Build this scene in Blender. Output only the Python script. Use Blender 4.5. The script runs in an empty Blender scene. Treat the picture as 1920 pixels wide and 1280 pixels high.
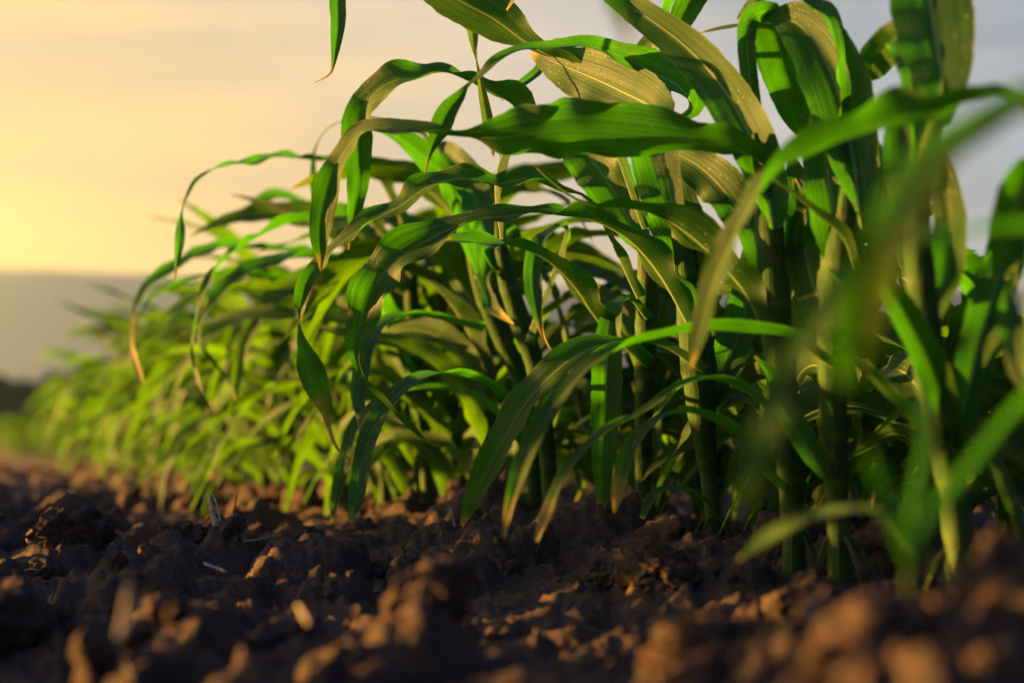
import bpy, bmesh, math, random
import numpy as np
from mathutils import Vector, Matrix

scene = bpy.context.scene
COL = scene.collection
R = math.radians

# ------------------------------------------------------------------ camera, sky, sun, exposure
CAM = np.array([0.0, 0.0, 0.125])
FPX = 1920 * 50 / 36.0
PITCH = math.atan(196 / FPX)
cam_data = bpy.data.cameras.new('camera')
cam = bpy.data.objects.new('camera', cam_data)
COL.objects.link(cam)
cam.location = CAM
cam.rotation_euler = (R(90) + PITCH, 0, 0)
cam_data.lens = 50
cam_data.sensor_width = 36
cam_data.clip_start = 0.01
cam_data.clip_end = 20000
cam_data.dof.use_dof = True
cam_data.dof.focus_distance = 1.9
cam_data.dof.aperture_fstop = 2.2
cam_data.dof.aperture_blades = 0
scene.camera = cam

SUN_AZ = 80.0      # degrees left of the view direction
SUN_EL = 6.0
sd = np.array([-math.sin(R(SUN_AZ)) * math.cos(R(SUN_EL)), math.cos(R(SUN_AZ)) * math.cos(R(SUN_EL)), math.sin(R(SUN_EL))])

world = bpy.data.worlds.new('World')
scene.world = world
world.use_nodes = True
wn = world.node_tree.nodes; wl = world.node_tree.links
wn.clear()
def wnode(t, **k):
    n = wn.new(t)
    for a, v in k.items(): setattr(n, a, v)
    return n
def wmath(op, a, b=None, clamp=False):
    n = wnode('ShaderNodeMath', operation=op, use_clamp=clamp)
    for i, v in enumerate((a, b)):
        if v is None: continue
        if isinstance(v, (int, float)): n.inputs[i].default_value = v
        else: wl.new(v, n.inputs[i])
    return n.outputs[0]
sky = wnode('ShaderNodeTexSky', sky_type='NISHITA', sun_disc=False, sun_elevation=R(SUN_EL), sun_rotation=R(-SUN_AZ),
            air_density=1.0, dust_density=3.0, ozone_density=1.0)
tc = wnode('ShaderNodeTexCoord')
sep = wnode('ShaderNodeSeparateXYZ'); wl.new(tc.outputs['Generated'], sep.inputs[0])
# evening haze: warm towards the sun's side, cool grey away from it, darker overhead
hd = np.array([-math.sin(R(34)), math.cos(R(34)), 0.03]); hd /= np.linalg.norm(hd)
dot = wnode('ShaderNodeVectorMath', operation='DOT_PRODUCT'); wl.new(tc.outputs['Generated'], dot.inputs[0]); dot.inputs[1].default_value = tuple(hd)
glow = dot.outputs['Value']
for az, k_ in ((57, .84), (82, .68)):
    dn = wnode('ShaderNodeVectorMath', operation='DOT_PRODUCT'); wl.new(tc.outputs['Generated'], dn.inputs[0]); dn.inputs[1].default_value = (-math.sin(R(az)), math.cos(R(az)), .03)
    glow = wmath('MAXIMUM', glow, wmath('MULTIPLY', dn.outputs['Value'], k_))
nz = wnode('ShaderNodeTexNoise'); nz.inputs['Scale'].default_value = 3.0; nz.inputs['Detail'].default_value = 6; nz.inputs['Roughness'].default_value = .55
mp = wnode('ShaderNodeMapping'); mp.inputs['Scale'].default_value = (1.2, 1.2, 6.0); mp.inputs['Rotation'].default_value = (0, R(14), 0)
wl.new(tc.outputs['Generated'], mp.inputs[0]); wl.new(mp.outputs[0], nz.inputs['Vector'])
wob = wmath('MULTIPLY', wmath('SUBTRACT', nz.outputs['Fac'], .5), .24)
warm = wmath('MULTIPLY', wmath('SUBTRACT', .17, sep.outputs['Z']), .50)
gl = wmath('ADD', wmath('ADD', glow, wob), warm)
ramp = wnode('ShaderNodeValToRGB')
els = ramp.color_ramp.elements
stops = [(0.0, (.02, .035, .06)), (.35, (.06, .10, .15)), (.50, (.34, .40, .45)), (.60, (.44, .48, .49)), (.71, (.62, .55, .48)), (.81, (.72, .54, .33)), (.90, (.86, .50, .14)), (.965, (1.0, .51, .05)), (1.0, (1.2, .55, .02))]
while len(els) < len(stops): els.new(.5)
for e, (p, c) in zip(els, stops): e.position = p; e.color = (*c, 1)
wl.new(gl, ramp.inputs[0])
fall = wnode('ShaderNodeMapRange', interpolation_type='SMOOTHSTEP'); wl.new(sep.outputs['Z'], fall.inputs[0])
for i, q in enumerate((.32, .50, 1.0, .0)): fall.inputs[i + 1].default_value = q
hor = fall.outputs[0]
hazec = wnode('ShaderNodeMix', data_type='RGBA', blend_type='MULTIPLY'); hazec.inputs['Factor'].default_value = 1
wl.new(ramp.outputs[0], hazec.inputs[6])
comb = wnode('ShaderNodeCombineColor'); 
for i in range(3): comb.inputs[i].default_value = 1.0
wl.new(comb.outputs[0], hazec.inputs[7])
SKY_K = .008; HAZE_K = .228
s1 = wnode('ShaderNodeVectorMath', operation='SCALE'); wl.new(sky.outputs[0], s1.inputs[0]); s1.inputs['Scale'].default_value = SKY_K
up = wnode('ShaderNodeMapRange', interpolation_type='SMOOTHSTEP'); wl.new(sep.outputs['Z'], up.inputs[0])
for i, q in enumerate((.10, .34, HAZE_K, HAZE_K * .70)): up.inputs[i + 1].default_value = q
s2 = wnode('ShaderNodeVectorMath', operation='SCALE'); wl.new(hazec.outputs[2], s2.inputs[0]); wl.new(up.outputs[0], s2.inputs['Scale'])
sm = wnode('ShaderNodeVectorMath', operation='ADD'); wl.new(s1.outputs[0], sm.inputs[0]); wl.new(s2.outputs[0], sm.inputs[1])
cl = wnode('ShaderNodeMapRange', interpolation_type='SMOOTHSTEP'); wl.new(nz.outputs['Fac'], cl.inputs[0])      # thin high cloud
for i, q in enumerate((.34, .66, .84, 1.14)): cl.inputs[i + 1].default_value = q
s3 = wnode('ShaderNodeVectorMath', operation='SCALE'); wl.new(sm.outputs[0], s3.inputs[0]); wl.new(wmath('MULTIPLY', hor, cl.outputs[0]), s3.inputs['Scale'])
s4 = wnode('ShaderNodeMix', data_type='RGBA'); wl.new(hor, s4.inputs[0]); s4.inputs[6].default_value = (.009, .022, .070, 1); wl.new(s3.outputs[0], s4.inputs[7])   # the blue vault overhead
bg = wnode('ShaderNodeBackground'); wl.new(s4.outputs[2], bg.inputs[0]); bg.inputs[1].default_value = 1.0
wo = wnode('ShaderNodeOutputWorld'); wl.new(bg.outputs[0], wo.inputs[0])

sun_data = bpy.data.lights.new('sun', 'SUN')
sun_data.energy = 5.0
sun_data.angle = R(.5)
sun_data.color = (1.0, .53, .11)
sun = bpy.data.objects.new('sun', sun_data)
COL.objects.link(sun)
sun.rotation_euler = Vector(sd).to_track_quat('Z', 'Y').to_euler()
sun.location = (-5, 1, 3)

scene.view_settings.view_transform = 'Standard'
scene.view_settings.look = 'None'
scene.view_settings.exposure = 2.8
scene.view_settings.gamma = 1.0
scene.cycles.max_bounces = 8
scene.cycles.diffuse_bounces = 3
scene.cycles.glossy_bounces = 2
scene.cycles.transmission_bounces = 4
scene.cycles.volume_bounces = 0
scene.cycles.sample_clamp_indirect = 4
scene.cycles.use_denoising = True

# ------------------------------------------------------------------ helpers
cp, sp = math.cos(PITCH), math.sin(PITCH)
AX_R = np.array([1.0, 0, 0]); AX_F = np.array([0, cp, sp]); AX_U = np.array([0, -sp, cp])
def P3(px, py, d):
    """the point seen at picture coordinates (of the 1920x1280 photograph) at depth d along the view axis"""
    px, py, d = np.asarray(px, float), np.asarray(py, float), np.asarray(d, float)
    a = (px - 960) / FPX * d; b = (640 - py) / FPX * d
    return CAM + a[..., None] * AX_R + b[..., None] * AX_U + d[..., None] * AX_F
def norm(a): return a / np.maximum(np.linalg.norm(a, axis=-1, keepdims=True), 1e-9)
def catmull(P, n):
    P = np.asarray(P, float); m = len(P)
    Q = np.vstack([2 * P[0] - P[1], P, 2 * P[-1] - P[-2]])
    # samples spread by picture/space length
    seg = np.linalg.norm(np.diff(P[:, :2] if P.shape[1] > 3 else P, axis=0), axis=1) + 1e-6
    cum = np.concatenate([[0], np.cumsum(seg)]); cum /= cum[-1]
    s = np.linspace(0, 1, n); k = np.clip(np.searchsorted(cum, s, side='right') - 1, 0, m - 2)
    t = ((s - cum[k]) / (cum[k + 1] - cum[k]))[:, None]
    p0, p1, p2, p3 = Q[k], Q[k + 1], Q[k + 2], Q[k + 3]
    return .5 * (2 * p1 + (p2 - p0) * t + (2 * p0 - 5 * p1 + 4 * p2 - p3) * t ** 2 + (3 * p1 - p0 - 3 * p2 + p3) * t ** 3)
def link(name, me, parent=None, mat=None):
    o = bpy.data.objects.new(name, me)
    COL.objects.link(o)
    if parent is not None: o.parent = parent
    if mat is not None and me is not None and not me.materials: me.materials.append(mat)
    return o
def mesh_from(name, V, F, smooth=True):
    me = bpy.data.meshes.new(name)
    V = np.asarray(V, np.float32); F = np.asarray(F, np.int32)
    me.vertices.add(len(V)); me.vertices.foreach_set('co', V.ravel())
    k = F.shape[1]
    me.loops.add(F.size); me.loops.foreach_set('vertex_index', F.ravel())
    me.polygons.add(len(F)); me.polygons.foreach_set('loop_start', np.arange(0, F.size, k, dtype=np.int32))
    me.polygons.foreach_set('loop_total', np.full(len(F), k, np.int32))
    if smooth: me.polygons.foreach_set('use_smooth', np.ones(len(F), bool))
    me.update(calc_edges=True)
    return me
def set_uv(me, uv):
    l = me.uv_layers.new(name='uv')
    idx = np.empty(len(me.loops), np.int32); me.loops.foreach_get('vertex_index', idx)
    l.data.foreach_set('uv', np.asarray(uv, np.float32)[idx].ravel())
def set_attr(me, name, a):
    t = me.attributes.new(name, 'FLOAT', 'POINT'); t.data.foreach_set('value', np.asarray(a, np.float32))
def grid_faces(n, m):
    i = np.arange(n - 1)[:, None] * m + np.arange(m - 1)[None, :]
    return np.stack([i, i + 1, i + m + 1, i + m], -1).reshape(-1, 4)
def tag(o, label=None, cat=None, group=None, kind=None):
    if label: o['label'] = label
    if cat: o['category'] = cat
    if group: o['group'] = group
    if kind: o['kind'] = kind
    return o
def hash2(ix, iy, seed):
    h = (ix.astype(np.int64) * 374761393 + iy.astype(np.int64) * 668265263 + seed * 974711) & 0xffffffff
    h = ((h ^ (h >> 13)) * 1274126177) & 0xffffffff
    h = h ^ (h >> 16)
    return (h & 0xffff) / 65535.0
def vnoise(x, y, seed=0):
    ix, iy = np.floor(x), np.floor(y); fx, fy = x - ix, y - iy
    fx = fx * fx * fx * (fx * (fx * 6 - 15) + 10); fy = fy * fy * fy * (fy * (fy * 6 - 15) + 10)
    a, b = hash2(ix, iy, seed), hash2(ix + 1, iy, seed); c, d = hash2(ix, iy + 1, seed), hash2(ix + 1, iy + 1, seed)
    return (a + (b - a) * fx) * (1 - fy) + (c + (d - c) * fx) * fy - .5
def fbm(x, y, seed=0, octv=4, rough=.5):
    s, a, f = 0, 1.0, 1.0
    for k in range(octv):
        s = s + a * vnoise(x * f + 17.3 * k, y * f - 9.1 * k, seed + k); a *= rough; f *= 2.03
    return s

# ------------------------------------------------------------------ materials
class NT:
    def __init__(self, name):
        self.m = bpy.data.materials.new(name); self.m.use_nodes = True
        self.n = self.m.node_tree.nodes; self.l = self.m.node_tree.links; self.n.clear()
        self.out = self.n.new('ShaderNodeOutputMaterial')
    def new(self, t, **k):
        n = self.n.new(t)
        for a, v in k.items(): setattr(n, a, v)
        return n
    def put(self, sock, v):
        if hasattr(v, 'links'): self.l.new(v, sock)
        elif isinstance(v, (tuple, list)): sock.default_value = (*v, 1) if len(v) == 3 and len(sock.default_value) == 4 else v
        else: sock.default_value = v
    def math(self, op, a, b=None, clamp=False):
        n = self.new('ShaderNodeMath', operation=op, use_clamp=clamp); self.put(n.inputs[0], a)
        if b is not None: self.put(n.inputs[1], b)
        return n.outputs[0]
    def mix(self, f, a, b, blend='MIX'):
        n = self.new('ShaderNodeMix', data_type='RGBA', blend_type=blend)
        self.put(n.inputs[0], f); self.put(n.inputs[6], a); self.put(n.inputs[7], b); return n.outputs[2]
    def noise(self, vec, scale, detail=4, rough=.55):
        n = self.new('ShaderNodeTexNoise'); self.put(n.inputs['Vector'], vec); n.inputs['Scale'].default_value = scale
        n.inputs['Detail'].default_value = detail; n.inputs['Roughness'].default_value = rough; return n.outputs['Fac']
    def mapr(self, v, a, b, c=0., d=1.):
        n = self.new('ShaderNodeMapRange', interpolation_type='SMOOTHSTEP'); self.put(n.inputs[0], v)
        for i, q in enumerate((a, b, c, d)): n.inputs[i + 1].default_value = q
        return n.outputs[0]
    def bump(self, h, strength, dist, normal=None):
        n = self.new('ShaderNodeBump'); n.inputs['Strength'].default_value = strength; n.inputs['Distance'].default_value = dist
        self.put(n.inputs['Height'], h)
        if normal is not None: self.put(n.inputs['Normal'], normal)
        return n.outputs[0]

def leaf_material(name, dark, light, trans, tf=.43):
    t = NT(name)
    uv = t.new('ShaderNodeUVMap', uv_map='uv').outputs[0]
    s = t.new('ShaderNodeSeparateXYZ'); t.put(s.inputs[0], uv); u, v = s.outputs[0], s.outputs[1]
    tcn = t.new('ShaderNodeTexCoord'); ob = tcn.outputs['Object']
    rnd = t.new('ShaderNodeObjectInfo').outputs['Random']
    m1 = t.new('ShaderNodeMapping'); t.put(m1.inputs[0], uv); m1.inputs['Scale'].default_value = (26, .8, 1)
    va = t.new('ShaderNodeCombineXYZ'); t.put(va.inputs[2], t.math('MULTIPLY', rnd, 37.0))
    m1v = t.new('ShaderNodeVectorMath', operation='ADD'); t.put(m1v.inputs[0], m1.outputs[0]); t.put(m1v.inputs[1], va.outputs[0])
    streak = t.noise(m1v.outputs[0], 1.0, 3, .6)
    m2 = t.new('ShaderNodeMapping'); t.put(m2.inputs[0], uv); m2.inputs['Scale'].default_value = (110, 1.2, 1)
    fine = t.noise(m2.outputs[0], 1.0, 2, .5)
    blot = t.noise(ob, 22.0, 4)
    f = t.math('ADD', t.math('MULTIPLY', streak, .9), t.math('MULTIPLY', t.math('SUBTRACT', blot, .5), .7))
    f = t.mapr(f, .32, .66)
    col = t.mix(f, dark, light)
    col = t.mix(t.math('MULTIPLY', rnd, .45), col, tuple(c * 1.5 for c in light))
    vein = t.mapr(fine, .35, .68)
    col = t.mix(t.math('MULTIPLY', vein, .28), col, tuple(c * .45 for c in dark))
    tr = t.mix(f, tuple(c * .6 for c in trans), tuple(c * 1.15 for c in trans))
    tr = t.mix(t.math('MULTIPLY', vein, .55), tr, tuple(c * .4 for c in trans))
    # midrib
    au = t.math('ABSOLUTE', t.math('SUBTRACT', u, .5))
    w = t.math('MULTIPLY', t.math('SUBTRACT', 1.05, v), .042)
    rib = t.math('SUBTRACT', 1.0, t.math('DIVIDE', au, w), True)
    rib = t.mapr(rib, 0., .45)
    col = t.mix(t.math('MULTIPLY', rib, .9), col, (.30, .37, .13))
    tr = t.mix(t.math('MULTIPLY', rib, .6), tr, tuple(c * .35 for c in trans))
    # pale speckles, nibbled marks
    sp_ = t.noise(ob, 330.0, 1)
    sp_ = t.math('MULTIPLY', t.mapr(sp_, .70, .74), t.mapr(t.noise(ob, 9.0, 1), .46, .58))
    col = t.mix(sp_, col, (.45, .47, .26))
    # margin a little paler and yellow where the leaf is old; on one near blade yellow paints in sun glow
    edge = t.mapr(au, .455, .5)
    col = t.mix(t.math('MULTIPLY', edge, .45), col, (.22, .24, .05))
    yl = t.new('ShaderNodeAttribute', attribute_name='yellow').outputs['Fac']
    yl2 = t.math('ADD', yl, t.math('MULTIPLY', t.math('SUBTRACT', t.noise(ob, 60.0, 3), .5), t.math('MULTIPLY', yl, 1.2)), True)
    col = t.mix(t.mapr(yl2, .05, .55), col, (.40, .31, .06)); tr = t.mix(t.mapr(yl2, .05, .55), tr, (.50, .36, .03))
    col = t.mix(t.mapr(yl2, .85, 1.1), col, (.17, .075, .028)); tr = t.mix(t.mapr(yl2, .85, 1.1), tr, (.10, .04, .012))
    h = t.math('ADD', t.math('MULTIPLY', fine, .5), t.math('MULTIPLY', streak, .6))
    bm = t.bump(h, .6, .0018)
    p = t.new('ShaderNodeBsdfPrincipled'); t.put(p.inputs['Base Color'], col); t.put(p.inputs['Normal'], bm)
    t.put(p.inputs['Roughness'], t.math('ADD', t.math('MULTIPLY', blot, .25), .36)); p.inputs['Specular IOR Level'].default_value = .28
    p.inputs['Sheen Weight'].default_value = .03; p.inputs['Sheen Roughness'].default_value = .4
    q = t.new('ShaderNodeBsdfTranslucent'); t.put(q.inputs[0], tr); t.put(q.inputs['Normal'], bm)
    mx = t.new('ShaderNodeMixShader'); mx.inputs[0].default_value = tf
    t.l.new(p.outputs[0], mx.inputs[1]); t.l.new(q.outputs[0], mx.inputs[2]); t.l.new(mx.outputs[0], t.out.inputs[0])
    return t.m
M_LEAF = leaf_material('corn_leaf', (.008, .034, .003), (.034, .090, .004), (.105, .50, .005))
M_FAR = leaf_material('far_corn_leaf', (.010, .042, .003), (.044, .11, .004), (.18, .43, .003), .42)

def stalk_material():
    t = NT('corn_stalk'); ob = t.new('ShaderNodeTexCoord').outputs['Object']
    m = t.new('ShaderNodeMapping'); t.put(m.inputs[0], ob); m.inputs['Scale'].default_value = (260, 260, 9)
    st = t.noise(m.outputs[0], 1., 3); bl = t.noise(ob, 14., 3)
    uv = t.new('ShaderNodeUVMap', uv_map='uv').outputs[0]
    s = t.new('ShaderNodeSeparateXYZ'); t.put(s.inputs[0], uv)
    low = t.mapr(s.outputs[1], .0, .28, 1., 0.)
    c = t.mix(t.mapr(st, .3, .7), (.012, .044, .004), (.030, .080, .007))
    c = t.mix(t.math('MULTIPLY', low, .35), c, (.13, .15, .04))
    c = t.mix(t.math('MULTIPLY', t.new('ShaderNodeAttribute', attribute_name='joint').outputs['Fac'], .35), c, (.12, .16, .04))
    c = t.mix(t.mapr(bl, .60, .75, 0., .6), c, (.10, .055, .03))
    p = t.new('ShaderNodeBsdfPrincipled'); t.put(p.inputs['Base Color'], c); p.inputs['Roughness'].default_value = .72
    p.inputs['Specular IOR Level'].default_value = .18
    t.put(p.inputs['Normal'], t.bump(st, .7, .0025)); t.l.new(p.outputs[0], t.out.inputs[0])
    return t.m
M_STALK = stalk_material()

def soil_material():
    t = NT('tilled_soil'); ob = t.new('ShaderNodeTexCoord').outputs['Object']
    a = t.noise(ob, 6., 5); b = t.noise(ob, 70., 8, .72); g = t.noise(ob, 420., 4, .7)
    c = t.mix(t.mapr(a, .3, .7), (.046, .039, .036), (.085, .066, .056))
    c = t.mix(t.mapr(b, .35, .75), c, (.215, .108, .052))
    c = t.mix(t.mapr(g, .60, .75, 0., .5), c, (.20, .135, .09))
    h = t.math('ADD', t.math('MULTIPLY', b, 1.2), t.math('MULTIPLY', g, .45))
    p = t.new('ShaderNodeBsdfPrincipled'); t.put(p.inputs['Base Color'], c); p.inputs['Roughness'].default_value = .92
    p.inputs['Specular IOR Level'].default_value = .2
    t.put(p.inputs['Normal'], t.bump(h, 1.0, .010)); t.l.new(p.outputs[0], t.out.inputs[0])
    return t.m
M_SOIL = soil_material()
def plain(name, c1, c2, scale, rough=.8, bump=0.):
    t = NT(name); ob = t.new('ShaderNodeTexCoord').outputs['Object']
    a = t.noise(ob, scale, 5)
    p = t.new('ShaderNodeBsdfPrincipled'); t.put(p.inputs['Base Color'], t.mix(t.mapr(a, .3, .7), c1, c2)); p.inputs['Roughness'].default_value = rough
    if bump: t.put(p.inputs['Normal'], t.bump(a, .6, bump))
    t.l.new(p.outputs[0], t.out.inputs[0]); return t.m
M_STRAW = plain('dry_straw', (.24, .17, .085), (.42, .31, .17), 90., .6)
M_GREYSTRAW = plain('weathered_straw', (.20, .18, .15), (.34, .31, .27), 90., .7)
M_HILL = plain('wooded_hill', (.030, .050, .045), (.055, .075, .065), .02, 1.)
M_FIELD = plain('far_field_ground', (.060, .045, .025), (.09, .065, .035), .3, 1.)
M_TREE = plain('tree_foliage', (.018, .035, .010), (.035, .060, .016), .6, .8)
M_BARK = plain('tree_bark', (.05, .035, .025), (.09, .065, .045), 4., .9)

# ------------------------------------------------------------------ ground
ROW_U = np.array([-.375, .927]); ROW_P = np.array([.988, 0.0]); ROW_N = np.array([.927, .375])
def row_dist(x, y): return (x - ROW_P[0]) * ROW_N[0] + (y - ROW_P[1]) * ROW_N[1]
def domes(x, y, cell, seed, rmin, rmax, fill=.8):
    wx = x + cell * .45 * fbm(x / cell * 1.3, y / cell * 1.3, seed + 50, 3)
    wy = y + cell * .45 * fbm(x / cell * 1.3 + 40, y / cell * 1.3, seed + 60, 3)
    gx, gy = wx / cell, wy / cell
    ix, iy = np.floor(gx), np.floor(gy); best = np.zeros_like(x)
    for a in (-1, 0, 1):
        for b in (-1, 0, 1):
            cx, cy = ix + a, iy + b
            px = cx + hash2(cx, cy, seed); py = cy + hash2(cx, cy, seed + 1)
            r = rmin + (rmax - rmin) * hash2(cx, cy, seed + 2) ** 1.5
            on = hash2(cx, cy, seed + 3) < fill
            ang = hash2(cx, cy, seed + 4) * 6.28; st = 1 + .5 * hash2(cx, cy, seed + 5)
            dx, dy = gx - px, gy - py
            e1 = dx * np.cos(ang) + dy * np.sin(ang); e2 = (-dx * np.sin(ang) + dy * np.cos(ang)) * st
            q = 1 - (e1 * e1 + e2 * e2) / (r * r)
            h = np.where(on, np.sqrt(np.maximum(q, 0)) * r, 0)
            best = np.maximum(best, h)
    return best * cell
def ground_z(x, y):
    x = np.asarray(x, float); y = np.asarray(y, float)
    rd = row_dist(x, y)
    z = (.022 + .028 / (1 + np.exp(-(y - 1.75) * 6))) * np.exp(-(rd / .24) ** 2) + .03 * fbm(x * 1.4, y * 1.4, 3, 3) - .012
    z = z + .052 * np.exp(-((y - .86) / .28) ** 2) / (1 + np.exp(-(x - .06) * 16))       # raised clods in the right foreground
    z = z + .030 * np.exp(-((x - .23) ** 2 + (y - .74) ** 2) / .016)
    z = z + .21 * np.exp(-((rd + 2.05) / .24) ** 2) / (1 + np.exp(-(y - 2.6) * 5)) / (1 + np.exp((y - 11) * 1.5))      # added bank, out of view on the left, to shade the far soil
    amp = 1.0 / (1 + (np.maximum(np.hypot(x, y) - 3, 0) / 9) ** 2)
    l = .62 * domes(x, y, .17, 11, .25, .55, .55) + .50 * domes(x, y, .08, 21, .3, .6, .45) + .42 * domes(x, y, .034, 31, .3, .62, .6) + .30 * domes(x, y, .014, 41, .3, .6, .6)
    z = z + amp * (l - .045) + amp * (.020 * fbm(x * 16, y * 16, 5, 5, .62) - .016 * np.abs(fbm(x * 11 + 3, y * 11, 9, 4, .6)) + .011 * np.abs(fbm(x * 42, y * 42 + 5, 15, 3, .6)) + .006 * fbm(x * 95, y * 95, 19, 3, .6))
    return z
nd, nw = 620, 620
dd = np.concatenate([np.geomspace(.22, 4.2, 470), np.geomspace(4.25, 60, 150)])
aa = np.linspace(-1, 1, nw) * .92
DD, AA = np.meshgrid(dd, aa, indexing='ij')
GX, GY = DD * AA, DD.copy()
GZ = ground_z(GX, GY)
me = mesh_from('soil', np.stack([GX, GY, GZ], -1).reshape(-1, 3), grid_faces(nd, nw)[:, ::-1])
soil = link('soil', me, None, M_SOIL); tag(soil, kind='structure')
# the wide field sheet under and beyond it
n = 121
k = np.sign(np.linspace(-1, 1, n)) * np.abs(np.linspace(-1, 1, n)) * 6000
FX, FY = np.meshgrid(120 + k * 770 / 6000, 950 + k * 1200 / 6000, indexing='ij')
FZ = -.10 + .0 * FX
me = mesh_from('field_ground', np.stack([FX, FY, FZ], -1).reshape(-1, 3), grid_faces(n, n)[:, ::-1])
tag(link('field_ground', me, None, M_FIELD), kind='structure')

# loose clods
rs = np.random.RandomState(5)
def clod_shape(seed, sub):
    bm = bmesh.new(); bmesh.ops.create_icosphere(bm, subdivisions=sub, radius=1.0)
    V = np.array([v.co[:] for v in bm.verts]); F = np.array([[v.index for v in f.verts] for f in bm.faces]); bm.free()
    r = np.random.RandomState(seed)
    # lumpy: max of several offset spheres, cut by soft planes, then rough
    d = np.ones(len(V))
    for q in range(7):
        c = norm(r.normal(size=3)); d += .26 * np.exp(-((1 - V @ c) / .22)) * r.uniform(-.8, 1.1)
    for q in range(6):
        c = norm(r.normal(size=3)); h = r.uniform(.62, .9); dp = V @ c * d
        d = np.where(dp > h, d * (.75 * h / np.maximum(dp, 1e-3) + .25), d)
    o = r.uniform(0, 99, 3)
    def n3(f, s): return vnoise(V[:, 0] * f + o[0] + V[:, 2] * f * .7, V[:, 1] * f + o[1] - V[:, 2] * f * .6, s) + vnoise(V[:, 1] * f + o[2], V[:, 2] * f + o[0] + V[:, 0] * f * .4, s + 9)
    d = d + .24 * n3(2.2, seed) + .20 * n3(5.0, seed + 1) + .13 * n3(11, seed + 2) + .075 * n3(24, seed + 3)
    return V * d[:, None] * np.array([1.0, .85, .72]), F
SH = [clod_shape(100 + i, 4) for i in range(10)]; SHL = [clod_shape(200 + i, 3) for i in range(10)]
def rotm(r):
    q = norm(r.normal(size=4)); w, x, y, z = q
    return np.array([[1 - 2 * (y * y + z * z), 2 * (x * y - z * w), 2 * (x * z + y * w)], [2 * (x * y + z * w), 1 - 2 * (x * x + z * z), 2 * (y * z - x * w)], [2 * (x * z - y * w), 2 * (y * z + x * w), 1 - 2 * (x * x + y * y)]])
VV, FF, off = [], [], 0
def scatter(nc, dlo, dhi, rlo, rhi, shapes, sink=.25, pw=2.2):
    global off
    d = rs.uniform(dlo ** .6, dhi ** .6, nc) ** (1 / .6); a = rs.uniform(-.62, .62, nc)
    x, y = d * a, d; z = ground_z(x, y); rr = rlo + (rhi - rlo) * rs.rand(nc) ** pw
    for i in range(nc):
        V, F = shapes[rs.randint(len(shapes))]
        VV.append((V * rr[i]) @ rotm(rs).T + np.array([x[i], y[i], z[i] + rr[i] * (.5 - sink) * .6])); FF.append(F + off); off += len(V)
scatter(230, 1.25, 4.5, .014, .062, SH, .3, 3.5)
scatter(60, .5, 1.25, .012, .030, SH, .35)
scatter(560, .6, 6., .003, .010, SHL, .2)
scatter(160, 3., 12., .025, .06, SHL)
me = mesh_from('soil_clods', np.vstack(VV), np.vstack(FF))
tag(link('soil_clods', me, None, M_SOIL), kind='stuff')
# the few big clods one can pick out
BIG = [('clod', 128, 930, 2.9, .085, 'large dark rounded soil clod at the left, nearest the left edge'),
       ('clod', 322, 945, 2.35, .052, 'dark peaked soil clod left of the upright stub of straw'),
       ('clod', 330, 1005, 2.0, .042, 'rough crumbly clod in front of the upright straw stub'),
       ('clod', 805, 985, 1.12, .036, 'dark blurred clod rising in front of the row at the picture middle'),
       ('clod', 1140, 985, 1.72, .034, 'sunlit orange clod under a yellow drooping leaf tip'),
       ('clod', 1245, 1000, 1.62, .038, 'sunlit clod beside the small low leaf on the ground'),
       ('clod', 1905, 965, 1.9, .055, 'crumbly sunlit clod at the right edge of the picture'),
       ('clod', 560, 975, 2.2, .045, 'flat brown clod with a reddish sunlit top below the drooping leaf tips'),
       ('clod', 1310, 1062, .98, .040, 'blurred dark clod in the foreground below the thin low leaf'),
       ('clod', 1650, 1075, .80, .048, 'largest blurred clod in front of the small young plant'),
       ('clod', 560, 1060, 1.35, .042, 'clod with an orange sunlit ridge left of the picture middle'),
       ('clod', 1010, 1075, 1.0, .040, 'blurred grey clod below the yellow-tipped leaves')]
for i, (nm, px, py, d, r, lab) in enumerate(BIG):
    V, F = clod_shape(300 + i, 5)
    q = np.random.RandomState(40 + i); V = V @ rotm(q).T * np.array([1.15, 1.0, .85])
    o = link('soil_clod', mesh_from('soil_clod', V * r, F), None, M_SOIL)
    o.location = P3(px, py, d); o.location.z = float(ground_z(o.location.x, o.location.y)) + r * (.5 if i == 3 else .12)
    tag(o, lab, 'soil clod', 'big clods of earth')

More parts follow.
